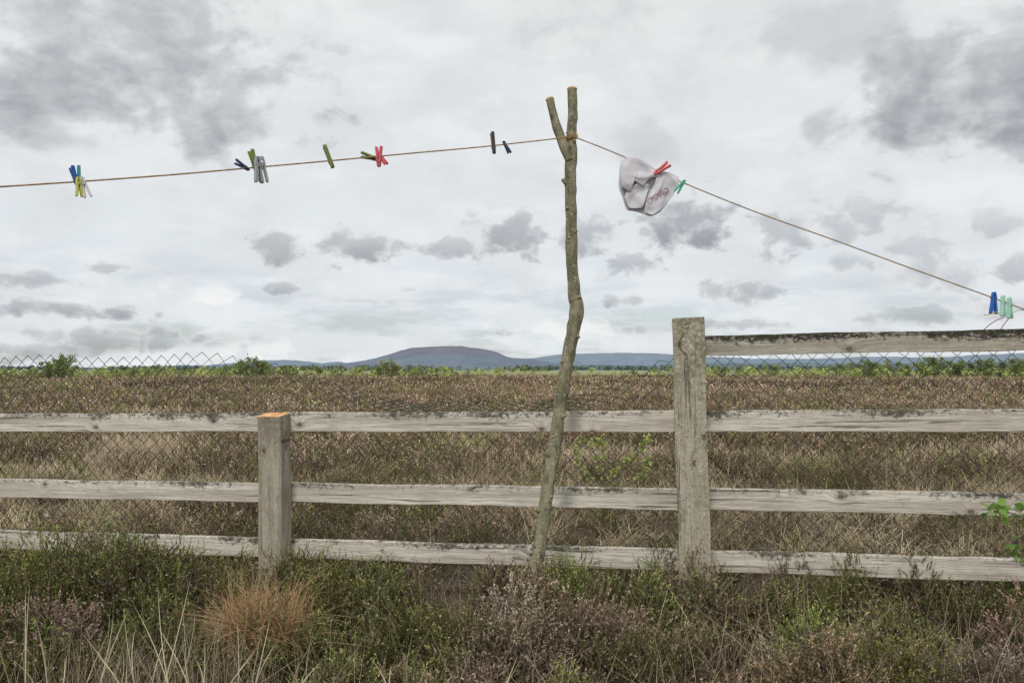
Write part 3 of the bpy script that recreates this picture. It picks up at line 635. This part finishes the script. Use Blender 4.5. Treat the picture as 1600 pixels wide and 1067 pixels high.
clouds=[(230,80,240,120,.75,0),(320,180,135,64,.8,0),(90,30,110,70,.5,0),(10,160,90,50,.6,0),(90,215,80,32,.45,0),(430,200,50,40,.2,0),
(1520,140,220,105,.9,0),(1300,60,170,80,.35,0),(1285,190,90,50,.5,0),(1590,60,90,80,.45,0),(930,30,170,50,.3,0),(510,75,54,15,.3,1),(1000,215,60,40,.3,0),(1100,110,110,70,.2,0),
(430,388,48,26,.7,1),(560,388,72,27,.8,1),(708,387,64,19,.6,1),(800,366,72,34,.75,1),(905,370,50,34,.65,1),(1070,350,80,44,.85,1),(1225,362,68,38,.55,1),(1335,335,80,45,.4,1),(1440,385,70,50,.4,1),(1545,345,62,34,.35,1),
(978,412,38,23,.6,1),(1120,452,36,19,.55,1),(1178,450,40,19,.6,1),(966,470,36,10,.6,1),(1460,430,80,28,.35,1),(1590,420,42,34,.55,1),(1455,490,85,17,.5,1),(1170,505,110,10,.5,1),(1330,405,46,21,.4,1),(1350,498,56,13,.45,1),
(50,437,72,13,.6,1),(168,418,36,11,.5,1),(95,484,135,15,.75,1),(447,452,40,9,.6,1),(645,452,20,6,.45,1),(190,530,190,20,.55,1),(60,545,130,15,.55,1),(785,519,22,6,.5,1),(985,514,56,9,.4,1),(560,470,60,5,.3,1),(1560,480,60,22,.45,1)]
def blob(cx,cy,rx,ry,k,small,amp=1.7):
    a0=math.atan((cx-800)/F); e0=math.atan((HZ-cy)/F*math.cos(a0)); ca=math.cos(a0)
    sx_=1/(rx/F*ca*ca*1.15); sy=1/(ry/F*ca*1.15)
    v=t.vm('MULTIPLY_ADD',uv,(sx_,sy,0),(-a0*sx_,-e0*sy,0)); d=t.vm('LENGTH',v)
    d=t.m('MULTIPLY_ADD',nSc if small else nLc,-amp*(1.8 if small else 2.),d)
    mk=t.mr(d,1.20 if small else 1.28,.15 if small else .02,0,k)
    sh=t.m('MULTIPLY_ADD',t.vm('DOT_PRODUCT',v,(0,1,0)),-.30,.95)
    return t.m('MULTIPLY',mk,sh)
D=None
for c in clouds:
    b_=blob(*c); D=b_ if D is None else t.m('MAXIMUM',D,b_)
Wt=None
for c in [(330,456,50,12,.6,1,3.2),(885,514,84,13,.7,1,3.2),(405,543,60,16,.6,1,3.2),(420,560,76,9,.5,1,3),(230,572,64,9,.5,1,3),(120,470,50,5,.4,1,3),(600,345,120,50,.2,0)]:
    b_=blob(*c); Wt=b_ if Wt is None else t.m('MAXIMUM',Wt,b_)
elf=t.mr(el,.0,.5)
base=t.mix(elf,(.76,.81,.855),(.78,.795,.80))
base=t.mix(t.mr(nH,.42,.62,0,.55),base,(.87,.885,.89))
base=t.mix(t.mr(nL,.38,.68,0,.45),base,(.62,.645,.67))
blue=t.mr(nH,.52,.38,0,1); lowm=t.mr(el,.16,.02,0,.6)
nsk=t.mix(1.,sky.outputs[0],(.085,.085,.085),'MULTIPLY')
base=t.mix(t.m('MULTIPLY',blue,lowm),base,nsk)
gen=t.m('MULTIPLY',t.mr(nL,.52,.70),t.mr(t.m('ABSOLUTE',az),.65,.85,0,.6))
D=t.m('MAXIMUM',D,gen)
rim=t.m('MULTIPLY',t.mr(D,.0,.12),t.mr(D,.40,.14,0,.28))
D=t.m('MULTIPLY',D,t.mr(nS,.2,.75,.82,1.1))
col=t.mix(D,base,(.35,.37,.40))
col=t.mix(rim,col,(.88,.88,.88))
col=t.mix(Wt,col,(.93,.93,.92))
t.l(col,bg.inputs[0]); bg.inputs[1].default_value=1.0
sl=bpy.data.lights.new('sun','SUN'); sl.energy=1.5; sl.angle=math.radians(12); sl.color=(1,.95,.88)
so=link(bpy.data.objects.new('sun',sl)); so.rotation_euler=(math.radians(42),0,math.radians(-20))
cam=bpy.data.cameras.new('camera'); cam.sensor_width=36; cam.clip_end=40000; cam.clip_start=.05
cam.lens=28; cam.shift_y=(HZ-533.5)/1600
co=link(bpy.data.objects.new('camera',cam)); co.location=(0,0,H); co.rotation_euler=(math.radians(90),0,0); sc.camera=co
sc.view_settings.view_transform='Standard'; sc.view_settings.look='None'; sc.view_settings.exposure=0
